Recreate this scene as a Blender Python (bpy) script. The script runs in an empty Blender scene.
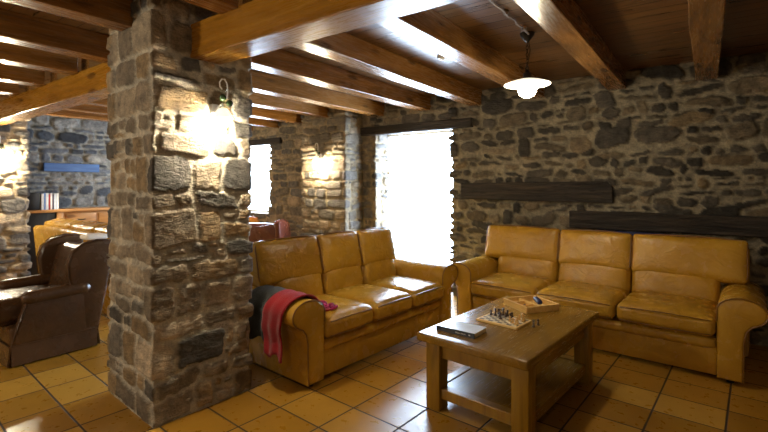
import bpy, bmesh, math, random
import numpy as np
from mathutils import Vector, Matrix, Euler
PI = math.pi
R = math.radians
S = bpy.context.scene
COL = S.collection
random.seed(4)

# ------------------------------------------------------------------ tagging
def tag(o, label=None, cat=None, group=None, kind=None):
    if label: o['label'] = label
    if cat: o['category'] = cat
    if group: o['group'] = group
    if kind: o['kind'] = kind
    return o

def thing(name, label, cat, loc=(0, 0, 0), rotz=0.0, group=None):
    o = bpy.data.objects.new(name, None)
    COL.objects.link(o)
    o.empty_display_size = .1
    o.location = loc
    o.rotation_euler = (0, 0, rotz)
    return tag(o, label, cat, group)

def obj(name, bm, m, parent=None, smooth=True, ang=None):
    me = bpy.data.meshes.new(name)
    bmesh.ops.recalc_face_normals(bm, faces=bm.faces)
    bm.to_mesh(me)
    bm.free()
    if smooth:
        me.polygons.foreach_set('use_smooth', [True] * len(me.polygons))
        me.set_sharp_from_angle(angle=R(ang if ang else 40))
    me.materials.append(m)
    o = bpy.data.objects.new(name, me)
    COL.objects.link(o)
    if parent: o.parent = parent
    return o

def copy_tree(o, parent=None):
    c = o.copy()
    COL.objects.link(c)
    c.parent = parent
    for ch in list(o.children):
        copy_tree(ch, c)
    return c

# ------------------------------------------------------------------ shape helpers
def merge(bm, t, mat=None):
    if mat is not None: bmesh.ops.transform(t, matrix=mat, verts=t.verts)
    me = bpy.data.meshes.new('tmp')
    t.to_mesh(me)
    t.free()
    bm.from_mesh(me)
    bpy.data.meshes.remove(me)

def box(bm, x0, x1, y0, y1, z0, z1, bev=0.0, seg=2, mat=None):
    t = bmesh.new()
    bmesh.ops.create_cube(t, size=1)
    for v in t.verts:
        v.co = Vector(((x0 + x1) / 2 + v.co.x * (x1 - x0), (y0 + y1) / 2 + v.co.y * (y1 - y0), (z0 + z1) / 2 + v.co.z * (z1 - z0)))
    if bev:
        bmesh.ops.bevel(t, geom=t.edges[:], offset=bev, segments=seg, profile=.5, affect='EDGES')
    merge(bm, t, mat)
    return bm

def nb(): return bmesh.new()

def tube(bm, pts, r, n=8, closed=False):
    pts = [Vector(p) for p in pts]
    rings = []
    N = len(pts)
    up = None
    for i, p in enumerate(pts):
        if closed: d = pts[(i + 1) % N] - pts[i - 1]
        else: d = pts[min(i + 1, N - 1)] - pts[max(i - 1, 0)]
        d.normalize()
        if up is None:
            up = Vector((0, 0, 1)) if abs(d.z) < .9 else Vector((1, 0, 0))
        a = d.cross(up)
        if a.length < 1e-5: a = d.cross(Vector((0, 1, 0)))
        a.normalize()
        b = a.cross(d).normalized()
        up = b
        rr = r[i] if isinstance(r, (list, tuple)) else r
        rings.append([bm.verts.new(p + (a * math.cos(2 * PI * k / n) + b * math.sin(2 * PI * k / n)) * rr) for k in range(n)])
    M = N if closed else N - 1
    for i in range(M):
        A, B = rings[i], rings[(i + 1) % N]
        for k in range(n):
            bm.faces.new((A[k], A[(k + 1) % n], B[(k + 1) % n], B[k]))
    if not closed:
        bm.faces.new(rings[0][::-1])
        bm.faces.new(rings[-1])
    return bm

def lathe(bm, prof, c=(0, 0, 0), n=16):
    c = Vector(c)
    rings = []
    for r, z in prof:
        if r < 1e-5: rings.append([bm.verts.new(c + Vector((0, 0, z)))])
        else: rings.append([bm.verts.new(c + Vector((r * math.cos(2 * PI * k / n), r * math.sin(2 * PI * k / n), z))) for k in range(n)])
    for A, B in zip(rings, rings[1:]):
        for k in range(n):
            q = [A[k % len(A)], A[(k + 1) % len(A)], B[(k + 1) % len(B)], B[k % len(B)]]
            u = []
            for v in q:
                if v not in u: u.append(v)
            if len(u) > 2: bm.faces.new(u)
    return bm

def prism(bm, poly, a0, a1, axis='y', bev=0.0, seg=2, mat=None):
    """poly in the plane across `axis`: 'y' -> (x,z), 'x' -> (y,z), 'z' -> (x,y)"""
    t = bmesh.new()
    def P(p, a):
        return {'y': (p[0], a, p[1]), 'x': (a, p[0], p[1]), 'z': (p[0], p[1], a)}[axis]
    A = [t.verts.new(P(p, a0)) for p in poly]
    B = [t.verts.new(P(p, a1)) for p in poly]
    n = len(poly)
    fa = t.faces.new(A[::-1])
    fb = t.faces.new(B)
    for i in range(n): t.faces.new((A[i], A[(i + 1) % n], B[(i + 1) % n], B[i]))
    bmesh.ops.recalc_face_normals(t, faces=t.faces)
    if bev:
        es = set(fa.edges) | set(fb.edges)
        bmesh.ops.bevel(t, geom=list(es), offset=bev, segments=seg, profile=.5, affect='EDGES')
    merge(bm, t, mat)
    return bm

RNG = np.random.RandomState(7)
TAB = RNG.rand(256, 256)
def vn(x, y, seed=0):
    x = np.asarray(x, float) + seed * 17.31
    y = np.asarray(y, float) + seed * 9.77
    xi = np.floor(x).astype(int); yi = np.floor(y).astype(int)
    fx = x - xi; fy = y - yi
    fx = fx * fx * (3 - 2 * fx); fy = fy * fy * (3 - 2 * fy)
    g = lambda a, b: TAB[a % 256, b % 256]
    return ((g(xi, yi) * (1 - fx) + g(xi + 1, yi) * fx) * (1 - fy) + (g(xi, yi + 1) * (1 - fx) + g(xi + 1, yi + 1) * fx) * fy) * 2 - 1
def fbm(x, y, seed=0, o=3):
    s = 0; a = 1; t = 0
    for k in range(o):
        s = s + a * vn(x * 2 ** k, y * 2 ** k, seed + k * 3); t += a; a *= .5
    return s / t

def cushion(bm, hx, hy, hz, r, puff=(0, 0, 0), n=14, wr=0.0, seed=0, mat=None, sag=0.0):
    """soft rounded box; puff = extra bulge along x, y, z"""
    t = bmesh.new()
    h = Vector((hx, hy, hz))
    r = min(r, hx, hy, hz)
    u = [math.sin(PI / 2 * (-1 + 2 * i / n)) for i in range(n + 1)]
    u = [.55 * a + .45 * (-1 + 2 * i / n) for i, a in enumerate(u)]
    def mapp(p):
        P = Vector((p[0] * h.x, p[1] * h.y, p[2] * h.z))
        I = Vector((max(-h.x + r, min(h.x - r, P.x)), max(-h.y + r, min(h.y - r, P.y)), max(-h.z + r, min(h.z - r, P.z))))
        d = P - I
        Q = I + d.normalized() * r if d.length > 1e-9 else P
        a, b, c = p
        ex, ey, ez = (1 - a ** 4), (1 - b ** 4), (1 - c ** 4)
        Q.x += math.copysign(puff[0] * ey * ez * abs(a) ** 2, a)
        Q.y += math.copysign(puff[1] * ex * ez * abs(b) ** 2, b)
        Q.z += math.copysign(puff[2] * ex * ey * abs(c) ** 2, c)
        if sag: Q.z -= sag * (1 - a * a) * (1 if c > 0 else 0)
        if wr:
            w = float(fbm(Q.x * 7 + Q.z * 2, Q.y * 9 + Q.z * 9, seed, 3)) * wr
            Q += Q.normalized() * w * (.4 + .6 * ex * ey)
        return Q
    for ax in range(3):
        for sg in (-1, 1):
            g = []
            for i in range(n + 1):
                row = []
                for j in range(n + 1):
                    p = [0, 0, 0]
                    p[ax] = sg; p[(ax + 1) % 3] = u[i]; p[(ax + 2) % 3] = u[j]
                    row.append(t.verts.new(mapp(p)))
                g.append(row)
            for i in range(n):
                for j in range(n):
                    q = (g[i][j], g[i + 1][j], g[i + 1][j + 1], g[i][j + 1])
                    t.faces.new(q if sg > 0 else q[::-1])
    bmesh.ops.remove_doubles(t, verts=t.verts, dist=1e-4)
    merge(bm, t, mat)
    return bm

# ------------------------------------------------------------------ materials
def srgb(r, g, b):
    f = lambda c: (c / 255 / 12.92) if c / 255 <= .04045 else ((c / 255 + .055) / 1.055) ** 2.4
    return (f(r), f(g), f(b), 1)

class NT:
    def __init__(s, name):
        s.m = bpy.data.materials.new(name)
        s.m.use_nodes = True
        s.t = s.m.node_tree
        s.b = s.t.nodes['Principled BSDF']
    def n(s, typ, **k):
        nd = s.t.nodes.new(typ)
        ins = k.pop('ins', {})
        for a, v in k.items(): setattr(nd, a, v)
        for a, v in ins.items():
            if hasattr(v, 'is_output') or isinstance(v, bpy.types.NodeSocket): s.t.links.new(v, nd.inputs[a])
            else: nd.inputs[a].default_value = v
        return nd
    def math(s, op, a, b=0.0, c=None):
        ins = {0: a, 1: b}
        if c is not None: ins[2] = c
        return s.n('ShaderNodeMath', operation=op, ins=ins).outputs[0]
    def mix(s, fac, a, b, mode='MIX'):
        return s.n('ShaderNodeMix', data_type='RGBA', blend_type=mode, ins={0: fac, 6: a, 7: b}).outputs[2]
    def ramp(s, fac, stops):
        nd = s.n('ShaderNodeValToRGB', ins={0: fac})
        e = nd.color_ramp.elements
        while len(e) < len(stops): e.new(.5)
        for el, (p, c) in zip(e, stops): el.position = p; el.color = c
        return nd.outputs[0]
    def noise(s, vec, scale, detail=4, rough=.55, dist=0.0):
        return s.n('ShaderNodeTexNoise', ins={'Vector': vec, 'Scale': scale, 'Detail': detail, 'Roughness': rough, 'Distortion': dist}).outputs[0]
    def set(s, **k):
        for a, v in k.items():
            nm = a.replace('_', ' ')
            if isinstance(v, bpy.types.NodeSocket): s.t.links.new(v, s.b.inputs[nm])
            else: s.b.inputs[nm].default_value = v
        return s
    def bump(s, h, strength=.3, dist=.01):
        nd = s.n('ShaderNodeBump', ins={'Height': h, 'Strength': strength, 'Distance': dist})
        s.t.links.new(nd.outputs[0], s.b.inputs['Normal'])

def coords(m, which='Object', scale=(1, 1, 1), rot=(0, 0, 0)):
    tc = m.n('ShaderNodeTexCoord')
    return m.n('ShaderNodeMapping', ins={'Vector': tc.outputs[which], 'Scale': scale, 'Rotation': rot}).outputs[0]

def mat_leather(name, dark, light, rough=.36, wrk=.34):
    m = NT(name)
    v = coords(m)
    n1 = m.noise(v, 3.5, 5)
    c = m.ramp(n1, [(.3, dark), (.7, light)])
    m.set(Base_Color=c)
    r = m.math('MULTIPLY_ADD', m.noise(v, 9, 3), .22, rough - .11)
    m.set(Roughness=r)
    m.b.inputs['Specular IOR Level'].default_value = .45
    vo = m.n('ShaderNodeTexVoronoi', ins={'Vector': v, 'Scale': 320.0}).outputs[0]
    w0 = m.noise(v, 6.5, 3, .5, 1.6)
    w = m.math('MULTIPLY', m.math('ABSOLUTE', m.math('SUBTRACT', w0, .5)), 1.8)
    h = m.math('MULTIPLY_ADD', vo, .06, m.math('MULTIPLY', w, 1.0))
    m.bump(h, wrk, .02)
    return m.m

def mat_wood(name, dark, mid, light, axis='y', rough=.38, scale=1.0, knots=True, bump=.15, coat=0.0, bdist=.01):
    m = NT(name)
    st = {'x': (1.1, 14, 14), 'y': (14, 1.1, 14), 'z': (14, 14, 1.1)}[axis]
    st = tuple(a * scale for a in st)
    v = coords(m, 'Object', st)
    info = m.n('ShaderNodeObjectInfo')
    off = m.n('ShaderNodeVectorMath', operation='ADD', ins={0: v, 1: m.n('ShaderNodeVectorMath', operation='SCALE', ins={0: info.outputs['Location'], 'Scale': 3.7}).outputs[0]}).outputs[0]
    g = m.noise(off, 1.0, 6, .6, .8)
    c = m.ramp(g, [(.25, dark), (.5, mid), (.75, light)])
    fine = m.noise(off, 6, 3, .6)
    c = m.mix(m.math('MULTIPLY', fine, .35), c, dark, 'MULTIPLY')
    if knots:
        st2 = {'x': (2.2, 7, 7), 'y': (7, 2.2, 7), 'z': (7, 7, 2.2)}[axis]
        v2 = coords(m, 'Object', tuple(a * scale for a in st2))
        off2 = m.n('ShaderNodeVectorMath', operation='ADD', ins={0: v2, 1: m.n('ShaderNodeVectorMath', operation='SCALE', ins={0: info.outputs['Location'], 'Scale': 5.1}).outputs[0]}).outputs[0]
        k = m.n('ShaderNodeTexVoronoi', ins={'Vector': off2, 'Scale': 1.0, 'Randomness': 1.0}).outputs[0]
        kf = m.ramp(k, [(.13, (1, 1, 1, 1)), (.23, (0, 0, 0, 1))])
        c = m.mix(m.math('MULTIPLY', kf, .75), c, (dark[0] * .35, dark[1] * .3, dark[2] * .3, 1))
    m.set(Base_Color=c, Roughness=m.math('MULTIPLY_ADD', fine, .2, rough - .1))
    m.b.inputs['Coat Weight'].default_value = coat
    m.b.inputs['Coat Roughness'].default_value = .25
    m.bump(g, bump, .04 if bump > .8 else bdist)
    return m.m

def mat_plain(name, col, rough=.5, metal=0.0, nscale=20, var=.15, bump=.1, emit=None):
    m = NT(name)
    v = coords(m)
    n = m.noise(v, nscale, 4)
    d = tuple(a * (1 - var) for a in col[:3]) + (1,)
    l = tuple(min(1, a * (1 + var)) for a in col[:3]) + (1,)
    m.set(Base_Color=m.ramp(n, [(.3, d), (.7, l)]), Roughness=rough, Metallic=metal)
    if bump: m.bump(n, bump, .005)
    if emit:
        m.set(Emission_Color=emit[0], Emission_Strength=emit[1])
    return m.m

def mat_stone(name, rough=.75, fine=90, spec=.35):
    m = NT(name)
    v = coords(m)
    a = m.n('ShaderNodeVertexColor', layer_name='Col').outputs[0]
    n1 = m.noise(v, 14, 6, .65)
    n2 = m.noise(v, fine, 5, .65)
    c = m.mix(.85, a, m.ramp(n1, [(.28, (.38, .38, .4, 1)), (.5, (.95, .94, .92, 1)), (.74, (1.6, 1.54, 1.42, 1))]), 'MULTIPLY')
    c = m.mix(.6, c, m.ramp(n2, [(.3, (.55, .55, .55, 1)), (.7, (1.35, 1.35, 1.35, 1))]), 'MULTIPLY')
    m.set(Base_Color=c, Roughness=rough)
    m.b.inputs['Specular IOR Level'].default_value = spec
    v2 = coords(m, 'Object', (1, 1, 2.2), (.2, .1, 0))
    h = m.math('MULTIPLY_ADD', m.noise(v2, 28, 6, .65), 1.0, m.math('MULTIPLY', n2, .25))
    m.bump(h, 1.0, .03)
    return m.m

def mat_glass(name, tint=(1, 1, 1, 1)):
    m = NT(name)
    t = m.t
    out = t.nodes['Material Output']
    t.nodes.remove(m.b)
    tr = m.n('ShaderNodeBsdfTransparent', ins={'Color': tint})
    gl = m.n('ShaderNodeBsdfGlossy', ins={'Roughness': .02})
    lw = m.n('ShaderNodeLayerWeight', ins={'Blend': .5}).outputs['Facing']
    fr = m.math('MULTIPLY_ADD', m.math('POWER', lw, 4.0), .5, .03)
    mx = m.n('ShaderNodeMixShader', ins={0: fr, 1: tr.outputs[0], 2: gl.outputs[0]})
    t.links.new(mx.outputs[0], out.inputs[0])
    return m.m

def mat_emit(name, col, s):
    m = NT(name)
    v = coords(m)
    n = m.noise(v, 3, 1)
    m.set(Base_Color=(1, .95, .85, 1), Emission_Color=col, Emission_Strength=m.math('MULTIPLY_ADD', n, s * .1, s), Roughness=.3)
    return m.m

M = {}
M['leather'] = mat_leather('mustard_leather', srgb(163, 119, 32), srgb(189, 145, 50), .26)
M['piping'] = mat_leather('mustard_piping', srgb(104, 68, 20), srgb(136, 92, 32), .35)
M['brown_leather'] = mat_leather('brown_leather', srgb(58, 38, 22), srgb(80, 54, 32), .26, .16)
M['tan_leather'] = mat_leather('tan_leather', srgb(180, 112, 40), srgb(205, 135, 60), .4)
M['red_brown_leather'] = mat_leather('red_brown_leather', srgb(84, 46, 40), srgb(106, 62, 56), .25, .2)
M['beam_y'] = mat_wood('beam_wood', srgb(94, 62, 28), srgb(142, 98, 48), srgb(170, 124, 70), 'y', .27, bump=.2)
M['beam_x'] = mat_wood('main_beam_wood', srgb(128, 84, 20), srgb(166, 114, 30), srgb(186, 136, 48), 'x', .28, bump=.2)
M['table_x'] = mat_wood('table_wood', srgb(114, 82, 20), srgb(142, 104, 32), srgb(162, 124, 46), 'y', .25, 1.3, False, .03)
M['table_z'] = mat_wood('table_leg_wood', srgb(112, 80, 10), srgb(148, 108, 20), srgb(170, 130, 36), 'z', .35, 1.3, False, .05)
M['old_timber'] = mat_wood('old_dark_timber', srgb(14, 10, 8), srgb(44, 36, 31), srgb(84, 70, 58), 'x', .75, 2.2, True, 1.0)
M['sideboard'] = mat_wood('sideboard_wood', srgb(150, 100, 55), srgb(190, 140, 85), srgb(205, 160, 105), 'y', .4, 1.0, True, .1)
M['light_wood'] = mat_wood('light_box_wood', srgb(216, 172, 92), srgb(238, 202, 126), srgb(246, 218, 150), 'x', .45, 2.5, False, .05)
M['dark_piece'] = mat_plain('dark_chess_wood', srgb(62, 36, 22), .35, 0, 60)
M['light_piece'] = mat_plain('light_chess_wood', srgb(222, 178, 105), .35, 0, 60)
M['black'] = mat_plain('black_finish', srgb(18, 17, 17), .5)
M['dark_metal'] = mat_plain('dark_iron', srgb(48, 42, 36), .45, .8)
M['dark_foot'] = mat_plain('dark_foot_finish', srgb(25, 20, 14), .8)  # dark finish of the sofa feet
M['white_paint'] = mat_plain('white_paint', srgb(235, 235, 232), .4, bump=.02, var=.03)
M['enamel'] = mat_plain('white_enamel', srgb(240, 238, 228), .25, bump=.0, var=.02, emit=((1, .9, .68, 1), 1.2))
M['plaster'] = mat_plain('cream_plaster', srgb(168, 150, 122), .85, nscale=6, var=.12, bump=.3)
M['glass'] = mat_glass('window_glass', (.97, .99, 1, 1))
M['clear'] = mat_glass('clear_lamp_glass', (.95, .97, .93, 1))
M['bulb'] = mat_emit('lit_bulb', (1, .84, .55, 1), 45)
M['green_glass'] = mat_plain('green_ceramic', srgb(38, 58, 30), .12, 0, 10, .2, 0)
M['blue_plank'] = mat_wood('blue_painted_wood', srgb(48, 86, 140), srgb(66, 108, 165), srgb(84, 128, 182), 'y', .5, 1.0, False, .2)
M['navy'] = mat_plain('navy_finish', srgb(16, 30, 80), .4)
M['cloth_white'] = mat_plain('white_cloth', srgb(235, 228, 215), .85, 0, 60, .06, .3)
M['rubber'] = mat_plain('grey_cable', srgb(140, 130, 122), .5)
M['page'] = mat_plain('book_pages', srgb(226, 208, 168), .8, 0, 90, .1, .2)
M['cover'] = mat_plain('book_cover_dark', srgb(30, 34, 44), .3, 0, 30, .1, 0)
M['cover_top'] = mat_plain('book_cover_pale', srgb(222, 230, 244), .2, 0, 12, .12, 0)  # reflected light on the cover put into its pale blue
M['ink'] = mat_plain('pale_ink', srgb(215, 215, 210), .5, bump=0)

def mat_knit(name, a, b):
    m = NT(name)
    v = coords(m, 'Object', (1, 1, 1))
    w = m.n('ShaderNodeTexWave', wave_type='BANDS', bands_direction='Y', ins={'Vector': v, 'Scale': 60.0, 'Distortion': 1.0, 'Detail': 2.0}).outputs[1]
    n = m.noise(v, 160, 3)
    c = m.mix(m.math('MULTIPLY', m.math('ADD', w, n), .5), a, b)
    m.set(Base_Color=c, Roughness=.9)
    m.b.inputs['Sheen Weight'].default_value = .1
    m.bump(m.math('ADD', w, n), .5, .006)
    return m.m
M['red_knit'] = mat_knit('red_knit', srgb(128, 2, 14), srgb(166, 6, 26))
M['magenta_knit'] = mat_knit('magenta_knit', srgb(130, 10, 70), srgb(190, 30, 110))
M['grey_cloth'] = mat_knit('charcoal_cloth', srgb(24, 27, 26), srgb(40, 44, 42))

# floor tiles
def mat_tiles():
    m = NT('terracotta_tiles')
    tc = m.n('ShaderNodeTexCoord').outputs['Object']
    sp = m.n('ShaderNodeSeparateXYZ', ins={0: tc})
    wob = m.noise(tc, 5, 2)
    X = m.math('DIVIDE', m.math('ADD', sp.outputs[0], .13), .361)
    Y = m.math('DIVIDE', m.math('SUBTRACT', sp.outputs[1], .847), .2925)
    def edge(t, size):
        f = m.math('FRACT', t)
        d = m.math('MINIMUM', f, m.math('SUBTRACT', 1.0, f))
        return m.math('MULTIPLY', d, size)
    d = m.math('MINIMUM', edge(X, .361), edge(Y, .2925))
    d = m.math('ADD', d, m.math('MULTIPLY_ADD', wob, .002, -.001))
    mask = m.n('ShaderNodeMapRange', interpolation_type='SMOOTHSTEP', ins={0: d, 1: .0035, 2: .0075, 3: 0.0, 4: 1.0}).outputs[0]
    cell = m.n('ShaderNodeCombineXYZ', ins={0: m.math('FLOOR', X), 1: m.math('FLOOR', Y), 2: 0.0}).outputs[0]
    wn = m.n('ShaderNodeTexWhiteNoise', noise_dimensions='3D', ins={'Vector': cell}).outputs[0]
    base = m.ramp(wn, [(0, srgb(140, 98, 28)), (.5, srgb(164, 119, 38)), (1, srgb(186, 142, 58))])
    n1 = m.noise(tc, 7, 5, .6)
    base = m.mix(.7, base, m.ramp(n1, [(.2, (.8, .78, .76, 1)), (.5, (1, 1, 1, 1)), (.8, (1.12, 1.1, 1.05, 1))]), 'MULTIPLY')
    c = m.mix(mask, srgb(44, 30, 20), base)
    rg = m.math('MULTIPLY_ADD', m.noise(tc, 18, 3), .2, .2)
    m.set(Base_Color=c, Roughness=m.mix(mask, (.7, .7, .7, 1), rg))
    m.b.inputs['Specular IOR Level'].default_value = .5
    h = m.math('ADD', m.math('MULTIPLY', mask, 1.0), m.math('MULTIPLY', n1, .25))
    m.bump(h, .5, .006)
    return m.m
M['tiles'] = mat_tiles()

# ceiling planks
def mat_planks():
    m = NT('ceiling_planks')
    tc = m.n('ShaderNodeTexCoord').outputs['Object']
    sp = m.n('ShaderNodeSeparateXYZ', ins={0: tc})
    Y = m.math('DIVIDE', sp.outputs[1], .13)
    f = m.math('FRACT', Y)
    d = m.math('MINIMUM', f, m.math('SUBTRACT', 1.0, f))
    mask = m.n('ShaderNodeMapRange', ins={0: d, 1: .012, 2: .04, 3: 0.0, 4: 1.0}).outputs[0]
    wn = m.n('ShaderNodeTexWhiteNoise', noise_dimensions='1D', ins={'W': m.math('FLOOR', Y)}).outputs[0]
    mp = m.n('ShaderNodeMapping', ins={'Vector': tc, 'Scale': (1.2, 13, 1)}).outputs[0]
    off = m.n('ShaderNodeVectorMath', operation='ADD', ins={0: mp, 1: m.n('ShaderNodeCombineXYZ', ins={0: m.math('MULTIPLY', wn, 40.0), 1: 0.0, 2: m.math('MULTIPLY', wn, 9.0)}).outputs[0]}).outputs[0]
    g = m.noise(off, 1.3, 6, .6, .9)
    c = m.ramp(g, [(.25, srgb(70, 46, 20)), (.5, srgb(108, 74, 36)), (.75, srgb(134, 96, 52))])
    c = m.mix(m.math('MULTIPLY', wn, .45), c, srgb(92, 58, 32))
    kv = m.n('ShaderNodeMapping', ins={'Vector': tc, 'Scale': (2.5, 8, 1)}).outputs[0]
    k = m.n('ShaderNodeTexVoronoi', ins={'Vector': kv, 'Scale': 1.0}).outputs[0]
    c = m.mix(m.ramp(k, [(.08, (.8, .8, .8, 1)), (.16, (0, 0, 0, 1))]), c, srgb(46, 24, 12))
    c = m.mix(mask, srgb(26, 16, 9), c)
    m.set(Base_Color=c, Roughness=m.math('MULTIPLY_ADD', g, .2, .2))
    m.bump(m.math('MULTIPLY_ADD', mask, 1.0, m.math('MULTIPLY', g, .15)), .5, .008)
    return m.m
M['planks'] = mat_planks()
M['stone'] = mat_stone('rubble_stone')
M['pillar_stone'] = mat_stone('pillar_stone', .7, 120)

# ------------------------------------------------------------------ rubble stone relief
def stone_run(name, pts, z0, z1, mat, cell=.014, hr=(.07, .2), wr=(.12, .38), gap=.024, p=2.8, rot=8, amp=.035,
              seed=1, pal=None, mortar=(.2, .165, .11), closed=False, holes=(), warp=.016, jit=.3, edge=.016, skew=.5, parent=None):
    rs = np.random.RandomState(seed)
    P = [np.array(q, float) for q in pts]
    segs = list(zip(P, P[1:] + P[:1])) if closed else list(zip(P, P[1:]))
    s_list, xy, nrm = [], [], []
    s0 = 0.0
    N = len(segs)
    dirs = [(b - a) / np.linalg.norm(b - a) for a, b in segs]
    nor = [np.array((-d[1], d[0])) for d in dirs]          # left of travel = room side
    for i, (a, b) in enumerate(segs):
        L = np.linalg.norm(b - a)
        n = max(2, int(round(L / cell)))
        for k in range(n):
            q = k / n
            s_list.append(s0 + L * q)
            xy.append(a + (b - a) * q)
            if k == 0 and (i > 0 or closed):
                m = nor[i] + nor[i - 1]
                nrm.append(m / (1 + float(nor[i] @ nor[i - 1])))
            else: nrm.append(nor[i])
        s0 += L
    T = s0
    s_list.append(T); xy.append(P[0] if closed else P[-1]); nrm.append(nrm[0] if closed else nor[-1])
    s_arr = np.array(s_list); xy = np.array(xy); nrm = np.array(nrm)
    nz = int(round((z1 - z0) / cell)) + 1
    z_arr = np.linspace(z0, z1, nz)
    SS, ZZ = np.meshgrid(s_arr, z_arr, indexing='ij')
    f0 = 1 / .22
    WS = SS + warp * fbm(SS * f0, ZZ * f0, seed, 3) + warp * .5 * fbm(SS * 26, ZZ * 26, seed + 5, 2)
    WZ = ZZ + warp * fbm(SS * f0, ZZ * f0, seed + 11, 3) + warp * .5 * fbm(SS * 26, ZZ * 26, seed + 6, 2)
    dist = np.full(SS.shape, -1.0); sid = np.zeros(SS.shape, int); lx = np.zeros(SS.shape); lz = np.zeros(SS.shape)
    stones = []
    z = z0
    while z < z1:
        h = hr[0] + (hr[1] - hr[0]) * rs.rand() ** 1.3
        x = -rs.rand() * .2
        lim = T - (.06 if closed else 0)
        while x < lim:
            w = (wr[0] + (wr[1] - wr[0]) * rs.rand() ** 1.4) * (.7 + .6 * h / hr[1])
            w = max(w, h * .8)
            if closed and x + w > T - .06: w = max(.08, T - x)
            if rs.rand() < .22 and h > .11:
                q = .35 + .3 * rs.rand()
                stones.append((x + w / 2, z + h * q / 2, w / 2, h * q / 2))
                w2 = w * (.4 + .2 * rs.rand())
                stones.append((x + w2 / 2, z + h * (1 + q) / 2, w2 / 2, h * (1 - q) / 2))
                stones.append((x + (w + w2) / 2, z + h * (1 + q) / 2, (w - w2) / 2, h * (1 - q) / 2))
            else:
                k = 1 + jit * (rs.rand() - .4)
                stones.append((x + w / 2, z + h / 2 + (rs.rand() - .5) * jit * h * .6, w / 2, h / 2 * k))
            x += w
        z += h
    cols = []
    deps = []
    tilts = []
    for i, (cx, cz, a, b) in enumerate(stones):
        g = gap * (.6 + .8 * rs.rand()) / 2
        a = max(a - g, .018); b = max(b - g, .014)
        th = R(rot) * rs.randn() * .6
        c, s = math.cos(th), math.sin(th)
        pp = p * (.62 + .75 * rs.rand())
        R0 = max(a, b) + .06
        for shift in ((0, T, -T) if closed else (0,)):
            i0, i1 = np.searchsorted(s_arr, (cx + shift - R0, cx + shift + R0))
            j0, j1 = np.searchsorted(z_arr, (cz - R0, cz + R0))
            if i1 <= i0 or j1 <= j0: continue
            dx = WS[i0:i1, j0:j1] - cx - shift; dz = WZ[i0:i1, j0:j1] - cz
            u = (dx * c + dz * s); v = (-dx * s + dz * c)
            sk = skew * (rs.rand() - .5)
            u = u + v * sk
            f = (np.abs(u / a) ** pp + np.abs(v / b) ** pp) ** (1 / pp)
            d = (1 - f) * min(a, b)
            sub = dist[i0:i1, j0:j1]
            k = d > sub
            sub[k] = d[k]
            sid[i0:i1, j0:j1][k] = i
            lx[i0:i1, j0:j1][k] = u[k]; lz[i0:i1, j0:j1][k] = v[k]
        r = rs.rand()
        acc = 0
        for wgt, ca, cb in pal:
            acc += wgt
            if r <= acc: break
        t = rs.rand()
        cc = np.array(ca) * (1 - t) + np.array(cb) * t
        cols.append(cc * (.75 + .5 * rs.rand()))
        deps.append(.55 + .7 * rs.rand())
        tilts.append((rs.randn() * .10, rs.randn() * .12))
    cols = np.array(cols); deps = np.array(deps); tilts = np.array(tilts)
    e = np.clip(dist / edge, 0, 1)
    e = np.sqrt(np.clip(1 - (1 - e) ** 2, 0, 1))
    H = amp * e * (deps[sid] + np.clip(tilts[sid, 0] * lx * 8 + tilts[sid, 1] * lz * 14, -.45, .45))
    H = H + e * .006 * fbm(SS * 16, ZZ * 22, seed + 21, 3) + (1 - e) * .004 * fbm(SS * 25, ZZ * 25, seed + 31, 3)
    if closed: H[-1] = H[0]
    mk = np.clip((dist + .002) / .006, 0, 1)[..., None]
    var = 1 + .28 * fbm(SS * 9, ZZ * 14, seed + 41, 3)[..., None]
    C = cols[sid] * var * mk + np.array(mortar) * (1 + .18 * fbm(SS * 12, ZZ * 12, seed + 51, 3))[..., None] * (1 - mk)
    C = np.clip(C, .004, 1)
    if closed: C[-1] = C[0]
    V = np.empty(SS.shape + (3,))
    V[..., 0] = xy[:, 0:1] + nrm[:, 0:1] * H
    V[..., 1] = xy[:, 1:2] + nrm[:, 1:2] * H
    V[..., 2] = ZZ
    ns = len(s_arr)
    idx = np.arange(ns * nz).reshape(ns, nz)
    F = np.stack([idx[:-1, :-1], idx[1:, :-1], idx[1:, 1:], idx[:-1, 1:]], -1).reshape(-1, 4)
    if holes:
        sm = (SS[:-1, :-1] + SS[1:, 1:]) / 2; zm = (ZZ[:-1, :-1] + ZZ[1:, 1:]) / 2
        keep = np.ones(sm.shape, bool)
        for a, b, c, d in holes: keep &= ~((sm > a) & (sm < b) & (zm > c) & (zm < d))
        F = F[keep.reshape(-1)]
    me = bpy.data.meshes.new(name)
    me.vertices.add(ns * nz); me.vertices.foreach_set('co', V.reshape(-1))
    me.loops.add(F.size); me.loops.foreach_set('vertex_index', F.reshape(-1).astype(np.int32))
    me.polygons.add(len(F)); me.polygons.foreach_set('loop_start', np.arange(0, F.size, 4, dtype=np.int32))
    me.polygons.foreach_set('use_smooth', np.ones(len(F), bool))
    me.update(calc_edges=True)
    at = me.color_attributes.new('Col', 'FLOAT_COLOR', 'POINT')
    at.data.foreach_set('color', np.concatenate([C, np.ones(SS.shape + (1,))], -1).reshape(-1))
    me.materials.append(mat)
    return me

def join_meshes(name, meshes):
    bm = bmesh.new()
    for me in meshes: bm.from_mesh(me)
    out = bpy.data.meshes.new(name)
    bm.to_mesh(out); bm.free()
    out.materials.append(meshes[0].materials[0])
    for me in meshes: bpy.data.meshes.remove(me)
    o = bpy.data.objects.new(name, out)
    COL.objects.link(o)
    return o

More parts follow.
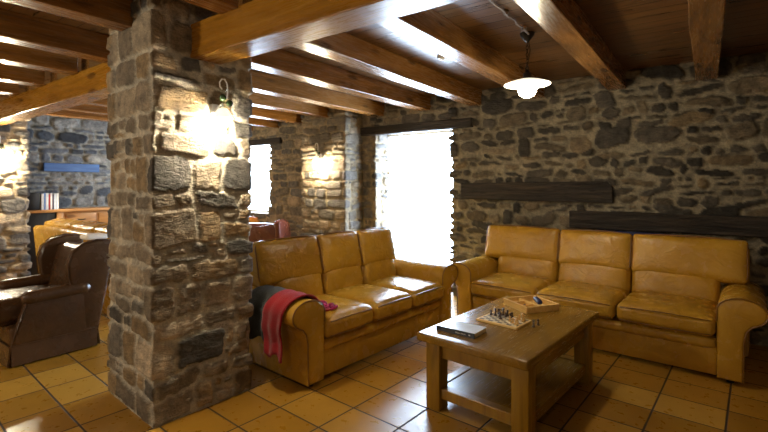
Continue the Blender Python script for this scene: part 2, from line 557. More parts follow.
L_ = lambda r, g, b: srgb(r, g, b)[:3]
PAL_DARK = [(.62, L_(58, 54, 50), L_(92, 86, 78)), (.26, L_(86, 78, 66), L_(116, 104, 86)), (.12, L_(118, 102, 78), L_(140, 126, 106))]
PAL_MID = [(.4, L_(100, 92, 80), L_(134, 122, 104)), (.35, L_(132, 116, 94), L_(156, 138, 112)), (.25, L_(84, 80, 76), L_(114, 108, 100))]
PAL_GREY = [(.45, L_(74, 80, 90), L_(110, 114, 120)), (.35, L_(128, 128, 128), L_(160, 158, 152)), (.2, L_(58, 62, 70), L_(88, 92, 98))]
PAL_PIL = [(.40, L_(120, 109, 95), L_(155, 140, 120)), (.24, L_(138, 118, 90), L_(164, 140, 106)), (.22, L_(84, 80, 76), L_(112, 106, 98)), (.14, L_(162, 147, 126), L_(184, 168, 146))]

ZC = 2.55
WB = 5.06
DX0, DX1, DZ = -3.83, -2.60, 2.12
WX0, WX1, WZ0, WZ1 = -7.45, -6.09, .90, 2.10
stone = M['stone']
meshes = []
A = dict(mat=stone, cell=.0135)
# right of the door, from the right end of the room to the door's far reveal
meshes.append(stone_run('w', [(2.0, WB), (DX1, WB), (DX1, WB + .32)], 0, ZC, seed=3, pal=PAL_DARK, mortar=L_(152, 143, 124),
                        hr=(.055, .19), wr=(.1, .36), gap=.03, p=2.9, rot=12, amp=.034, warp=.028, jit=.75, edge=.012, **A))
# door's left reveal, pier, recess, to the small window's reveal
meshes.append(stone_run('w', [(DX0, WB + .32), (DX0, WB), (-4.07, WB), (-4.07, 4.68), (-4.90, 4.68), (-4.90, WB), (WX1, WB), (WX1, WB + .4)], 0, ZC, seed=5,
                        pal=PAL_MID, mortar=L_(150, 134, 106), hr=(.06, .17), wr=(.12, .4), gap=.02, p=5, amp=.028, edge=.011, skew=.35, **A))
meshes.append(stone_run('w', [(WX0, WB + .4), (WX0, WB), (-8.25, WB)], 0, ZC, seed=6, pal=PAL_MID, mortar=L_(150, 134, 106), **A))
# over the door, over and under the small window
meshes.append(stone_run('w', [(DX1, WB), (DX0, WB)], DZ + .1, ZC, seed=8, pal=PAL_DARK, mortar=L_(152, 143, 124), hr=(.08, .14), **A))
meshes.append(stone_run('w', [(WX1, WB), (WX0, WB)], WZ1 + .08, ZC, seed=9, pal=PAL_MID, mortar=L_(150, 134, 106), hr=(.08, .14), **A))
meshes.append(stone_run('w', [(WX1, WB), (WX0, WB)], 0, WZ0, seed=10, pal=PAL_MID, mortar=L_(150, 134, 106), **A))
o = join_meshes('wall_back', meshes)
tag(o, kind='structure')
bm = nb()
for a, b in ((DX1 + .035, 2.1), (WX1 + .035, DX0 - .035), (-8.4, WX0 - .035)): box(bm, a, b, WB + .03, WB + .33, 0, ZC)
box(bm, DX0 - .04, DX1 + .04, WB + .03, WB + .33, DZ + .08, ZC); box(bm, WX0 - .04, WX1 + .04, WB + .03, WB + .5, WZ1 + .07, ZC); box(bm, WX0 - .04, WX1 + .04, WB + .03, WB + .5, 0, WZ0 - .01)
box(bm, -4.87, -4.10, 4.71, WB + .1, 0, ZC)
tag(obj('wall_back', bm, M['plaster'], smooth=False), kind='structure')
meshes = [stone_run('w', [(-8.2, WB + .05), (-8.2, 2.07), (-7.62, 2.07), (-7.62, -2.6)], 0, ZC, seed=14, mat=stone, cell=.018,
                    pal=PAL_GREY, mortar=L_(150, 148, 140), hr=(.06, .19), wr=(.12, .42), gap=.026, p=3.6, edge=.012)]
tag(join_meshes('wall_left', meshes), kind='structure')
# warm coursed face of the near-left pier is part of the same wall: lamplight warmth put into its colour by position
me = bpy.data.objects['wall_left'].data
n = len(me.vertices)
co = np.empty(n * 3); me.vertices.foreach_get('co', co); co = co.reshape(-1, 3)
at = me.color_attributes['Col']
cc = np.empty(n * 4); at.data.foreach_get('color', cc); cc = cc.reshape(-1, 4)
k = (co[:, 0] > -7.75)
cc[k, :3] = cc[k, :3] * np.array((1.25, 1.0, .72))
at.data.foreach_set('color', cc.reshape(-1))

for nm, b in (('wall_right', (2.0, 2.12, -2.6, 5.2)), ('wall_front', (-8.4, 2.1, -2.72, -2.6))):
    bm = nb(); box(bm, b[0], b[1], b[2], b[3], 0, ZC + .05)
    tag(obj(nm, bm, M['plaster'], smooth=False), kind='structure')

# floor (in the tiles' own direction) and ceiling
bm = nb()
c, s_ = math.cos(R(3.9)), math.sin(R(3.9))
quad = [(-8.5, -2.8), (2.2, -2.8), (2.2, 5.9), (-8.5, 5.9)]
vs = [bm.verts.new((x * c - y * s_, x * s_ + y * c, 0)) for x, y in quad]
bm.faces.new(vs)
fl = obj('floor', bm, M['tiles'], smooth=False)
fl.rotation_euler = (0, 0, -R(3.9))
tag(fl, kind='structure')
bm = nb(); box(bm, -8.4, 2.12, -2.72, 5.62, ZC, ZC + .06)
tag(obj('ceiling', bm, M['planks'], smooth=False), kind='structure')

# door and window: frames with panes
def opening(name, x0, x1, z0, z1, y, bars):
    r = bpy.data.objects.new(name, None); COL.objects.link(r); r.location = ((x0 + x1) / 2, y, z0); tag(r, kind='structure')
    w = (x1 - x0) / 2; h = z1 - z0
    bm = nb()
    t = .035
    box(bm, -w, -w + t, 0, .05, 0, h); box(bm, w - t, w, 0, .05, 0, h)
    box(bm, -w + t, w - t, 0, .05, h - t, h); box(bm, -w + t, w - t, 0, .05, 0, t)
    for bz in bars: box(bm, -w + t, w - t, .005, .045, bz - .012, bz + .012)
    obj(name.split('_')[0] + '_frame', bm, M['white_paint'], r, smooth=False)
    bm = nb(); bm.faces.new([bm.verts.new(q) for q in ((-w + t, .024, t), (w - t, .024, t), (w - t, .024, h - t), (-w + t, .024, h - t))])
    obj('glass_pane', bm, M['glass'], r, smooth=False)
    return r
opening('door_1', DX0 - .03, DX1 + .03, 0.0, DZ + .02, WB + .27, [])
opening('window_1', WX0 - .03, WX1 + .03, WZ0, WZ1 + .02, WB + .34, [.09])
# head and sill of the reveals
bm = nb(); box(bm, DX0 - .03, DX1 + .03, WB + .02, WB + .36, DZ + .06, DZ + .2); box(bm, WX0, WX1, WB + .0, WB + .42, WZ0 - .08, WZ0); box(bm, WX0 - .03, WX1 + .03, WB + .02, WB + .42, WZ1 + .05, WZ1 + .2)
tag(obj('trim_1', bm, M['plaster'], smooth=False), kind='structure')

# ------------------------------------------------------------------ stone pillar
meshes = [stone_run('p', [(-3.246, 1.337), (-3.202, 1.962), (-2.526, 1.908), (-2.570, 1.284)], 0, ZC, mat=M['pillar_stone'], cell=.0095, seed=23,
                    pal=PAL_PIL, mortar=L_(192, 184, 168), hr=(.1, .25), wr=(.11, .34), gap=.026, p=8, rot=5, amp=.017, warp=.026, closed=True, jit=.1, edge=.009, skew=.22)]
pm = meshes[0]
pl = bpy.data.objects.new('stone_pillar', pm); COL.objects.link(pl)
tag(pl, 'thick square rubble stone pillar rising from floor to ceiling beside the left sofa', 'pillar')

# ------------------------------------------------------------------ beams
def beam(name, L, w, h, m, axis, label, cat, loc, group=None, seed=0, crack=False, chamf=.006):
    """solid timber with uneven arrises; origin at the centre of its underside"""
    bm = nb()
    if axis == 'y': box(bm, -w / 2, w / 2, -L / 2, L / 2, 0, h, chamf, 2)
    else: box(bm, -L / 2, L / 2, -w / 2, w / 2, 0, h, chamf, 2)
    a = 1 if axis == 'y' else 0
    k = max(4, int(L / .12))
    for i in range(1, k):
        q = -L / 2 + L * i / k
        co = [0, 0, 0]; co[a] = q; no = [0, 0, 0]; no[a] = 1
        bmesh.ops.bisect_plane(bm, geom=bm.verts[:] + bm.edges[:] + bm.faces[:], plane_co=co, plane_no=no)
    for v in bm.verts:
        q = v.co[a]
        v.co[1 - a] += .006 * float(fbm(q * 2.2 + (1 if v.co[1 - a] > 0 else 9), seed + v.co.z * 3, seed))
        if v.co.z < h / 2: v.co.z += .005 * float(fbm(q * 2 + 5, seed + 3, seed))
    o = obj(name, bm, m, smooth=False)
    o.location = loc
    return tag(o, label, cat, group)

ZJ = 2.37
far = [(-.0, .17), (-.74, .165), (-1.53, .16), (-2.28, .16), (-2.99, .16), (-3.74, .15), (-4.45, .15), (-5.2, .15), (-5.95, .15), (-6.65, .15), (-7.35, .15)]
flab = ['rightmost ceiling joist, running to the back wall well right of the pendant lamp',
        'ceiling joist immediately right of the hanging pendant lamp',
        'ceiling joist immediately left of the hanging pendant lamp',
        'ceiling joist ending at the back wall above the right edge of the bright door',
        'ceiling joist ending at the back wall above the middle of the bright door',
        'ceiling joist ending beside the left edge of the bright door',
        'ceiling joist ending on the stone pier left of the bright door',
        'ceiling joist ending at the wall just left of the stone pier',
        'ceiling joist ending above the small window, second left of the stone pier',
        'far joist between the small window and the left wall, nearer the window',
        'far joist closest to the left wall, beyond the main beam']
for i, ((x, w), lb) in enumerate(zip(far, flab)):
    y1 = WB if not (-4.95 < x < -4.0) else 4.68
    if i < 3: ya = 1.62 if i else 1.62
    else: ya = 1.62
    beam('ceiling_joist', y1 - ya, w, ZC - ZJ, M['beam_y'], 'y', lb, 'beam', (x, (y1 + ya) / 2, ZJ), 'ceiling joists beyond the main beam', seed=i)
near = [-.9, -2.16, -2.93, -3.79, -4.47, -5.27, -6.02, -6.8]
nlab = ['near ceiling joist resting on the main beam, far right end above the frame',
        'short near joist end showing right of the pillar top',
        'near ceiling joist butting against the left face of the stone pillar',
        'near ceiling joist on the left main beam, first left of the pillar',
        'near ceiling joist on the left main beam, second left of the pillar',
        'near ceiling joist on the left main beam, third left of the pillar',
        'near ceiling joist on the left main beam, fourth left of the pillar',
        'near ceiling joist on the left main beam, farthest left of the pillar']
for i, (x, lb) in enumerate(zip(near, nlab)):
    y1 = 1.55 if i != 2 else 1.30
    if i == 1: y1 = 1.5
    beam('ceiling_joist', y1 + 2.6, .16, ZC - ZJ, M['beam_y'], 'y', lb, 'beam', (x, (y1 - 2.6) / 2, ZJ), 'ceiling joists on the camera side of the main beam', seed=20 + i)
beam('main_beam', 4.58, .2, .21, M['beam_x'], 'x', 'heavy honey coloured main beam right of the stone pillar, carrying the joists', 'beam', (-2.56 + 2.29, 1.60, 2.175), seed=41)
beam('main_beam', 4.38, .2, .21, M['beam_x'], 'x', 'heavy honey coloured main beam left of the stone pillar, reaching the left wall', 'beam', (-3.25 - 2.19, 1.66, 2.175), seed=42)

# timbers set in the stone wall
def timber(name, poly, y0, y1, label, cat, m=None, axis='y', loc=(0, 0, 0), seed=0):
    bm = nb(); prism(bm, poly, y0, y1, axis, .008, 1)
    a = 0 if axis == 'y' else 1
    L0 = min(q[0] for q in poly); L1 = max(q[0] for q in poly)
    for i in range(1, 26):
        q = L0 + (L1 - L0) * i / 26
        co = [0, 0, 0]; co[a] = q; no = [0, 0, 0]; no[a] = 1
        bmesh.ops.bisect_plane(bm, geom=bm.verts[:] + bm.edges[:] + bm.faces[:], plane_co=co, plane_no=no)
    for v in bm.verts:
        v.co.z += .007 * float(fbm(v.co[a] * 4 + seed, 3.3 if v.co.z > 0 else 8.1, seed))
        v.co[1 - a] += .006 * float(fbm(v.co[a] * 5 + seed, v.co.z * 6, seed + 2))
    o = obj(name, bm, m or M['old_timber'], smooth=False)
    o.location = loc
    return tag(o, label, cat)
timber('wall_timber', [(-.845, -.1), (.845, -.11), (.845, .05), (.79, .115), (-.845, .1)], -.03, .05,
       'dark old timber set in the back wall, upper one beside the bright door', 'timber', loc=(-1.615, 5.03, 1.325), seed=2)
timber('mantel_timber', [(-1.5, -.085), (1.5, -.085), (1.5, .1), (-1.5, .09)], -.05, .05,
       'long dark rough timber in the back wall directly above the right sofa', 'timber', loc=(.32, 5.015, 1.035), seed=3)
timber('door_lintel', [(-.87, -.06), (.87, -.055), (.87, .06), (-.87, .06)], -.04, .06,
       'dark timber lintel over the bright glazed door', 'lintel', loc=(-3.19, 5.03, 2.165), seed=4)
timber('window_lintel', [(-.5, -.05), (.5, -.05), (.5, .05), (-.5, .05)], -.03, .05,
       'dark timber lintel over the small far window', 'lintel', loc=(-6.3, 5.03, 2.15), seed=5)
bm = nb(); box(bm, -.03, .02, -.38, .38, -.065, .065, .006, 1)
o = obj('blue_plank', bm, M['blue_plank'], smooth=False); o.location = (-8.16, 2.80, 1.675)
tag(o, 'blue painted timber plank set in the grey left wall', 'plank')

# ------------------------------------------------------------------ sofas
ZS = .31     # underside of the seat cushions
def make_sofa(L, label, loc, rotz, seed=0, group=None, ovl=.0, ovr=.03):
    root = thing('leather_sofa', label, 'sofa', loc, rotz, group)
    m, mp = M['leather'], M['piping']
    hl = L / 2
    inn = hl - .146
    bm = nb(); box(bm, -inn, inn, .03, .82, .035, .30, .012, 2)
    base = obj('seat_base', bm, m, root)
    bm = nb(); cushion(bm, inn - .003, .045, .042, .035, (0, .004, .0), 16, .003, seed, Matrix.Translation((0, .045, .262)))
    obj('front_rail', bm, m, root)
    # arms
    def scroll(sg):
        cxs, czs, rx, rz = -.006, .515, .14, .097
        pts = [(-.146, .03), (0, .03), (.004, .2), (.006, .32), (.02, .385), (.048, .424)]
        for a in range(-52, 181, 14):
            pts.append((cxs + rx * math.cos(R(a)), czs + rz * math.sin(R(a))))
        pts.append((-.146, .44))
        return [(sg * (hl + x), z) for x, z in pts]
    for sg in (-1, 1):
        pts = scroll(sg)
        bm = nb(); prism(bm, pts, -.005, .80, 'y', .016, 3)
        arm = obj('armrest', bm, m, root, ang=50)
        bm = nb()
        off = [(x, -.004, z) for x, z in pts[1:]]
        tube(bm, off, .0055, 6)
        obj('piping', bm, mp, arm)
    # back frame behind the cushions
    bm = nb()
    prism(bm, [(.64, .03), (.86, .03), (.93, .84), (.90, .875), (.80, .875), (.76, .80)], -hl - ovl - .005, hl + ovr + .005, 'x', .018, 3)
    obj('back_frame', bm, m, root, ang=50)
    w = 2 * inn / 3
    for k in range(3):
        x = -inn + w * (k + .5)
        bm = nb()
        cushion(bm, w / 2 - .004, .325, .07, .045, (0, .012, .028), 18, .006, seed + k * 3, Matrix.Translation((x, .29, .385)))
        c = obj('seat_cushion', bm, m, root)
        bm = nb()
        y0 = -.043
        P = [(x - w / 2 + .035, y0 + .012, .434), (x - w / 4, y0 - .002, .442), (x, y0 - .004, .445), (x + w / 4, y0 - .002, .442), (x + w / 2 - .035, y0 + .012, .434)]
        tube(bm, P, .005, 6)
        P = [(x - w / 2 + .03, y0 + .014, .335), (x, y0 - .001, .33), (x + w / 2 - .03, y0 + .014, .335)]
        tube(bm, P, .005, 6)
        obj('piping', bm, mp, c)
        # back cushion: lower lumbar roll and the larger head pillow above it
        x0, x1 = x - w / 2, x + w / 2
        X0 = x0 if k else -hl - ovl
        X1 = x1 if k < 2 else hl + ovr
        lean = Matrix.Rotation(-R(14), 4, 'X')
        bm = nb()
        cushion(bm, (x1 - x0) / 2 - .004, .095, .135, .05, (0, .036, 0), 20, .014, seed + 20 + k, Matrix.Translation(((x0 + x1) / 2, .655, .525)) @ lean)
        lo = obj('back_cushion', bm, m, root)
        bm = nb()
        cushion(bm, (X1 - X0) / 2 - .004, .09, .175, .03, (0, .03, .004), 20, .014, seed + 30 + k, Matrix.Translation(((X0 + X1) / 2, .692, .768)) @ lean)
        up = obj('head_pillow', bm, m, lo)
        bm = nb()
        T = Matrix.Translation(((X0 + X1) / 2, .692, .768)) @ lean
        hw = (X1 - X0) / 2 - .008
        ring = []
        for (a, b) in [(-hw + .02, -.16), (-hw, -.125), (-hw, .125), (-hw + .02, .164), (-hw * .5, .177), (0, .180), (hw * .5, .177), (hw - .02, .164), (hw, .125), (hw, -.125), (hw - .02, -.16)]:
            ring.append(T @ Vector((a, -.078, b)))
        tube(bm, ring, .006, 6, True)
        obj('piping', bm, mp, lo)
    for sx in (-1, 1):
        for y in (.06, .78):
            bm = nb(); lathe(bm, [(0, 0), (.022, 0), (.03, .035), (0, .036)], (sx * (hl - .07), y, 0), 12)
            obj('foot', bm, M['dark_foot'], root)
    return root

# right sofa: front right corner at (.203, 3.933); left sofa: near front corner at (-2.19, 2.138)
def place(corner, L, rot, side):
    u = Vector((math.cos(rot), math.sin(rot)))
    c = Vector(corner) - u * (L / 2) * side
    return (c.x, c.y, 0)
LR, LL = 2.24, 1.80
ROTR, ROTL = -R(3.5), R(90 - 4.6)
sofa_r = make_sofa(LR, 'mustard leather three-seat sofa against the back wall under the dark timber', place((.203, 3.933), LR, ROTR, 1), ROTR, 1)
sofa_l = make_sofa(LL, 'mustard leather three-seat sofa beside the stone pillar with the red scarf on its arm', place((-2.19, 2.138), LL, ROTL, -1), ROTL, 5, ovl=.0, ovr=-.13)
sofa_b = make_sofa(2.24, 'mustard leather sofa seen from behind, by the sideboard left of the pillar', (-5.93, 2.93, 0), PI + R(1), 9)

# ------------------------------------------------------------------ wing armchairs (face -y)
def make_wing(label, loc, rotz, m, seed=0, group=None):
    root = thing('wing_armchair', label, 'armchair', loc, rotz, group)
    W, D = .37, .40
    bm = nb()
    # skirt: flared panels with corner slits
    def panel(a, b, out, flare=.018):
        a = Vector(a); b = Vector(b); o = Vector(out)
        n = 8
        lo = []; hi = []
        for i in range(n + 1):
            p = a.lerp(b, i / n)
            w = .004 * math.sin(i * 2.1)
            lo.append(p + o * (flare + w) + Vector((0, 0, .012)))
            hi.append(p + Vector((0, 0, .16)))
        vs = [[bm.verts.new(q) for q in lo], [bm.verts.new(q) for q in hi], [bm.verts.new(q - o * .012) for q in lo], [bm.verts.new(q - o * .012) for q in hi]]
        for i in range(n):
            bm.faces.new((vs[0][i], vs[0][i + 1], vs[1][i + 1], vs[1][i]))
            bm.faces.new((vs[2][i + 1], vs[2][i], vs[3][i], vs[3][i + 1]))
            bm.faces.new((vs[0][i + 1], vs[0][i], vs[2][i], vs[2][i + 1]))
        for i in (0, n): bm.faces.new((vs[0][i], vs[1][i], vs[3][i], vs[2][i]))
    panel((-W, -D + .08, 0), (W, -D + .08, 0), (0, -1, 0)); panel((W, -D + .09, 0), (W, D - .12, 0), (1, 0, 0))
    panel((W, D - .11, 0), (-W, D - .11, 0), (0, 1, 0)); panel((-W, D - .12, 0), (-W, -D + .09, 0), (-1, 0, 0))
    obj('skirt', bm, m, root)
    bm = nb(); box(bm, -W + .02, W - .02, -D + .1, D - .13, .02, .16, .01); box(bm, -W + .005, W - .005, -D + .085, D - .12, .15, .30, .02, 3)
    obj('base', bm, m, root)
    bm = nb(); tube(bm, [(-W, -D + .078, .16), (W, -D + .078, .16), (W + .003, D - .11, .16), (-W - .003, D - .11, .16)], .006, 6, True)
    obj('piping', bm, m, root)
    bm = nb(); cushion(bm, W - .09, .33, .085, .055, (0, .02, .03), 14, .004, seed, Matrix.Translation((0, -.17, .395)))
    obj('seat_cushion', bm, m, root)
    for sg in (-1, 1):
        bm = nb()
        prism(bm, [(-D + .085, .155), (D - .12, .155), (D - .12, .50), (-D + .19, .50)], min(sg * (W - .085), sg * (W + .003)), max(sg * (W - .085), sg * (W + .003)), 'x', .02, 3)
        cushion(bm, .062, .235, .05, .048, (0, .01, .004), 14, .002, seed, Matrix.Translation((sg * (W - .038), -.0, .515)) @ Matrix.Rotation(R(2), 4, 'X'))
        arm = obj('armrest', bm, m, root, ang=50)
        bm = nb(); tube(bm, [(sg * (W + .003), -D + .087, .16), (sg * (W + .004), -D + .13, .33), (sg * (W + .003), -D + .182, .47)], .005, 6)
        obj('piping', bm, m, arm)
        # side wing
        wp = [(D - .30, .50), (D - .33, .60), (D - .34, .72), (D - .31, .83), (D - .24, .895), (D - .12, .925), (D - .01, .915), (D + .03, .88), (D - .03, .5), (D - .10, .16), (D - .22, .16), (D - .24, .45)]
        bm = nb(); prism(bm, wp, min(sg * (W - .075), sg * (W + .004)), max(sg * (W - .075), sg * (W + .004)), 'x', .024, 3)
        wing = obj('wing', bm, m, root, ang=50)
        bm = nb(); tube(bm, [(sg * (W + .002), y, z) for y, z in wp[:9]], .005, 6)
        obj('piping', bm, m, wing)
    bm = nb()
    cushion(bm, W - .06, .07, .27, .06, (0, .03, 0), 14, .004, seed + 2, Matrix.Translation((0, D - .17, .60)) @ Matrix.Rotation(-R(11), 4, 'X'))
    prism(bm, [(-W + .05, .16), (W - .05, .16), (W - .05, .86), (W - .14, .865), (W - .25, .84), (0, .825), (-W + .25, .84), (-W + .14, .865), (-W + .05, .86)], D - .10, D - .02, 'y', .015, 2,
          Matrix.Translation((0, -.09, 0)) @ Matrix(((1, 0, 0, 0), (0, 1, .17, -.05), (0, 0, 1, 0), (0, 0, 0, 1))))
    obj('backrest', bm, m, root, ang=50)
    return root
make_wing('dark brown leather wing armchair standing left of the stone pillar', (-4.67, 1.38, 0), 0, M['brown_leather'], 1)
make_wing('reddish brown leather wing armchair behind the left sofa near the small window', (-5.18, 4.25, 0), PI + R(24), M['red_brown_leather'], 2)
make_wing('tan leather wing armchair below the small far window', (-6.02, 4.40, 0), PI + R(22), M['tan_leather'], 3)
bm = nb(); cushion(bm, .075, .09, .02, .018, (0, 0, .006), 10, .004, 3)
o = obj('folded_cloth', bm, M['cloth_white'])
o.location = (-4.37, 1.665, .945)
tag(o, 'white folded cloth lying on top of the dark brown armchair', 'cloth')

# ------------------------------------------------------------------ sideboard and its things
sb = thing('sideboard', 'pale wooden sideboard with drawers along the grey left wall', 'sideboard', (-7.94, 2.95, 0))
bm = nb(); box(bm, -.24, .25, -.88, .9, 1.0, 1.04, .008); obj('countertop', bm, M['sideboard'], sb, ang=30)
bm = nb(); box(bm, -.22, .2, -.46, .86, .08, 1.0, .004); obj('carcass', bm, M['sideboard'], sb, ang=30)
bm = nb(); box(bm, -.22, .2, -.86, -.46, .0, 1.0, .004); obj('compartment_shade', bm, M['black'], sb, ang=30)  # solid black block painted as the shade inside an open compartment
bm = nb(); box(bm, .2, .235, -.5, -.42, .0, 1.0, .006); obj('post', bm, M['sideboard'], sb, ang=30)
for y in (-.38, .06, .5):
    bm = nb(); box(bm, .2, .222, y, y + .4, .8, .97, .006); d = obj('drawer', bm, M['sideboard'], sb, ang=30)
    bm = nb(); tube(bm, [(.222, y + .15, .885), (.245, y + .16, .88), (.25, y + .2, .875), (.245, y + .24, .88), (.222, y + .25, .885)], .007, 6); obj('handle', bm, M['dark_metal'], d)
    bm = nb(); box(bm, .2, .22, y, y + .4, .12, .78, .006); d = obj('door', bm, M['sideboard'], sb, ang=30)
    bm = nb(); lathe(bm, [(0, 0), (.014, .004), (.012, .016), (0, .02)], (.222, y + .06, .5), 10); obj('knob', bm, M['dark_metal'], d)
bm = nb(); box(bm, -.1, .1, -.075, .075, 0, .25, .012)
o = obj('black_box', bm, M['black']); o.location = (-7.9, 2.20, 1.04)
tag(o, 'black upright box at the left end of the sideboard beside the books', 'box')
bk = [((228, 228, 224), .03, .235, 'white spined book, first from the black box on the sideboard'),
      ((120, 150, 200), .02, .245, 'blue spined book, second from the black box on the sideboard'),
      ((236, 236, 232), .035, .24, 'wide white spined book, third from the black box on the sideboard'),
      ((170, 50, 50), .02, .225, 'red spined book in the sideboard row'),
      ((236, 230, 226), .025, .24, 'white book right of the red one in the sideboard row'),
      ((66, 62, 80), .018, .215, 'dark spined book in the sideboard row'),
      ((205, 215, 225), .03, .235, 'pale blue book, second from the right end of the sideboard row'),
      ((232, 236, 232), .028, .238, 'white book at the right end of the sideboard row')]
y = 2.285
for c_, w, h, lb in bk:
    r = thing('book', lb, 'book', (-7.86, y + w / 2, 1.04), 0, 'books standing on the sideboard')
    mt = mat_plain('spine', srgb(*c_), .5, 0, 30, .05, 0)
    bm = nb(); box(bm, .065, .07, -w / 2 + .001, w / 2 - .001, 0, h, .001, 1); box(bm, -.08, .067, -w / 2 + .001, -w / 2 + .004, 0, h); box(bm, -.08, .067, w / 2 - .004, w / 2 - .001, 0, h)
    obj('cover', bm, mt, r, smooth=False)
    bm = nb(); box(bm, -.075, .064, -w / 2 + .004, w / 2 - .004, .004, h - .004); obj('pages', bm, M['page'], r, smooth=False)
    y += w + .001

# ------------------------------------------------------------------ coffee table
TR = -R(5.5)
ct = thing('coffee_table', 'solid brown wooden coffee table with a lower shelf between the sofas', 'table', (-1.045, 2.935, 0), TR)
TW, TL, TZ = .36, .62, .485
bm = nb(); box(bm, -TW, TW, -TL, TL, TZ - .05, TZ, .012, 3)
for i in range(1, 14):
    bmesh.ops.bisect_plane(bm, geom=bm.verts[:] + bm.edges[:] + bm.faces[:], plane_co=(0, -TL + TL * 2 * i / 14, 0), plane_no=(0, 1, 0))
for v in bm.verts:
    if abs(v.co.x) > TW - .02: v.co.x += .004 * float(fbm(v.co.y * 6, v.co.z * 9, 2))
    if abs(v.co.y) > TL - .02: v.co.y += .004 * float(fbm(v.co.x * 6, v.co.z * 9, 4))
obj('tabletop', bm, M['table_x'], ct, ang=30)
lx, ly = .285, .50
for sx in (-1, 1):
    for sy in (-1, 1):
        bm = nb(); box(bm, sx * lx - .05, sx * lx + .05, sy * ly - .05, sy * ly + .05, 0, TZ - .05, .007, 2)
        obj('leg', bm, M['table_z'], ct, ang=30)
for sx in (-1, 1):
    bm = nb(); box(bm, sx * lx - .022, sx * lx + .022, -ly + .05, ly - .05, .325, TZ - .05, .003, 1); obj('apron', bm, M['table_x'], ct, ang=30)
    bm = nb(); box(bm, sx * lx - .03, sx * lx + .03, -ly + .05, ly - .05, .075, .14, .004, 1); obj('stretcher', bm, M['table_x'], ct, ang=30)
for sy in (-1, 1):
    bm = nb(); box(bm, -lx + .05, lx - .05, sy * ly - .022, sy * ly + .022, .325, TZ - .05, .003, 1); obj('apron', bm, M['table_z'], ct, ang=30)
    bm = nb(); box(bm, -lx + .05, lx - .05, sy * ly - .03, sy * ly + .03, .075, .14, .004, 1); obj('stretcher', bm, M['table_z'], ct, ang=30)
bm = nb(); box(bm, -lx + .03, lx - .03, -ly + .03, ly - .03, .112, .134, .002, 1)
obj('shelf', bm, M['table_x'], ct, ang=30)

# book on the table
bt = thing('book', 'thick paperback with dark spine lying at the near left corner of the coffee table', 'book', (-1.245, 2.538, TZ), R(-3))
bw, bd, bh = .134, .08, .03
bm = nb(); box(bm, -bw, bw, -bd, bd, bh - .003, bh, .001, 1); obj('front_cover', bm, M['cover_top'], bt, smooth=False)
bm = nb(); box(bm, -bw, bw, -bd - .002, -bd + .001, 0, bh, .0008, 1); box(bm, -bw, bw, -bd, bd, 0, .002)
sp = obj('spine', bm, M['cover'], bt, smooth=False)
bm = nb(); box(bm, -bw + .002, bw - .003, -bd + .001, bd - .003, .002, bh - .003); obj('pages', bm, M['page'], bt, smooth=False)
bm = nb()
xx = .005
rr = random.Random(3)
for i in range(11):
    w = rr.uniform(.0045, .007)
    if i == 5: xx += .006; continue
    hh = rr.choice((.005, .005, .0075))
    box(bm, xx, xx + w * .45, -bd - .003, -bd - .0019, .011, .011 + hh)
    box(bm, xx, xx + w * .85, -bd - .003, -bd - .0019, .011, .0125)
    xx += w + .001
box(bm, .095, .106, -bd - .003, -bd - .0019, .011, .018)
obj('spine_lettering', bm, M['ink'], sp, smooth=False)

# chess board
def mat_board():
    m = NT('chess_squares')
    tc = m.n('ShaderNodeTexCoord').outputs['Object']
    mp = m.n('ShaderNodeMapping', ins={'Vector': tc, 'Scale': (1 / .033, 1 / .024, 0), 'Location': (0, 0, .5)}).outputs[0]
    ck = m.n('ShaderNodeTexChecker', ins={'Vector': mp, 'Color1': srgb(224, 206, 168), 'Color2': srgb(96, 84, 66), 'Scale': 1.0})
    n = m.noise(tc, 60, 3)
    m.set(Base_Color=m.mix(.4, ck.outputs[0], m.ramp(n, [(.3, (.8, .8, .8, 1)), (.7, (1.1, 1.1, 1.1, 1))]), 'MULTIPLY'), Roughness=.35)
    return m.m
CBX, CBY, CBR = -1.10, 2.882, R(-7)
cb = thing('chess_board', 'small wooden folding chess board with a game in play on the coffee table', 'board', (CBX, CBY, TZ), CBR)
bm = nb(); box(bm, -.147, .147, -.11, .11, 0, .014, .002, 1); obj('board_frame', bm, M['light_wood'], cb, ang=30)
bm = nb(); box(bm, -.132, .132, -.096, .096, .0135, .0152); obj('playing_squares', bm, mat_board(), cb, smooth=False)
def piece_prof(h, kind):
    r = .0105
    p = [(0, 0), (r, 0), (r, .004), (r * .8, .007), (r * .55, .011), (r * .42, h * .55), (r * .75, h * .62), (r * .45, h * .66)]
    if kind == 'pawn': p += [(r * .62, h * .76), (r * .68, h * .85), (r * .5, h * .96), (0, h)]
    elif kind == 'rook': p += [(r * .62, h * .75), (r * .78, h * .8), (r * .78, h), (r * .5, h), (r * .5, h * .93), (0, h * .93)]
    elif kind == 'bishop': p += [(r * .65, h * .75), (r * .6, h * .84), (r * .2, h * .95), (r * .2, h * .97), (0, h)]
    else: p += [(r * .6, h * .76), (r * .85, h * .88), (r * .5, h * .92), (r * .22, h * .94), (r * .25, h * .98), (0, h)]
    return p
SQ = .0275
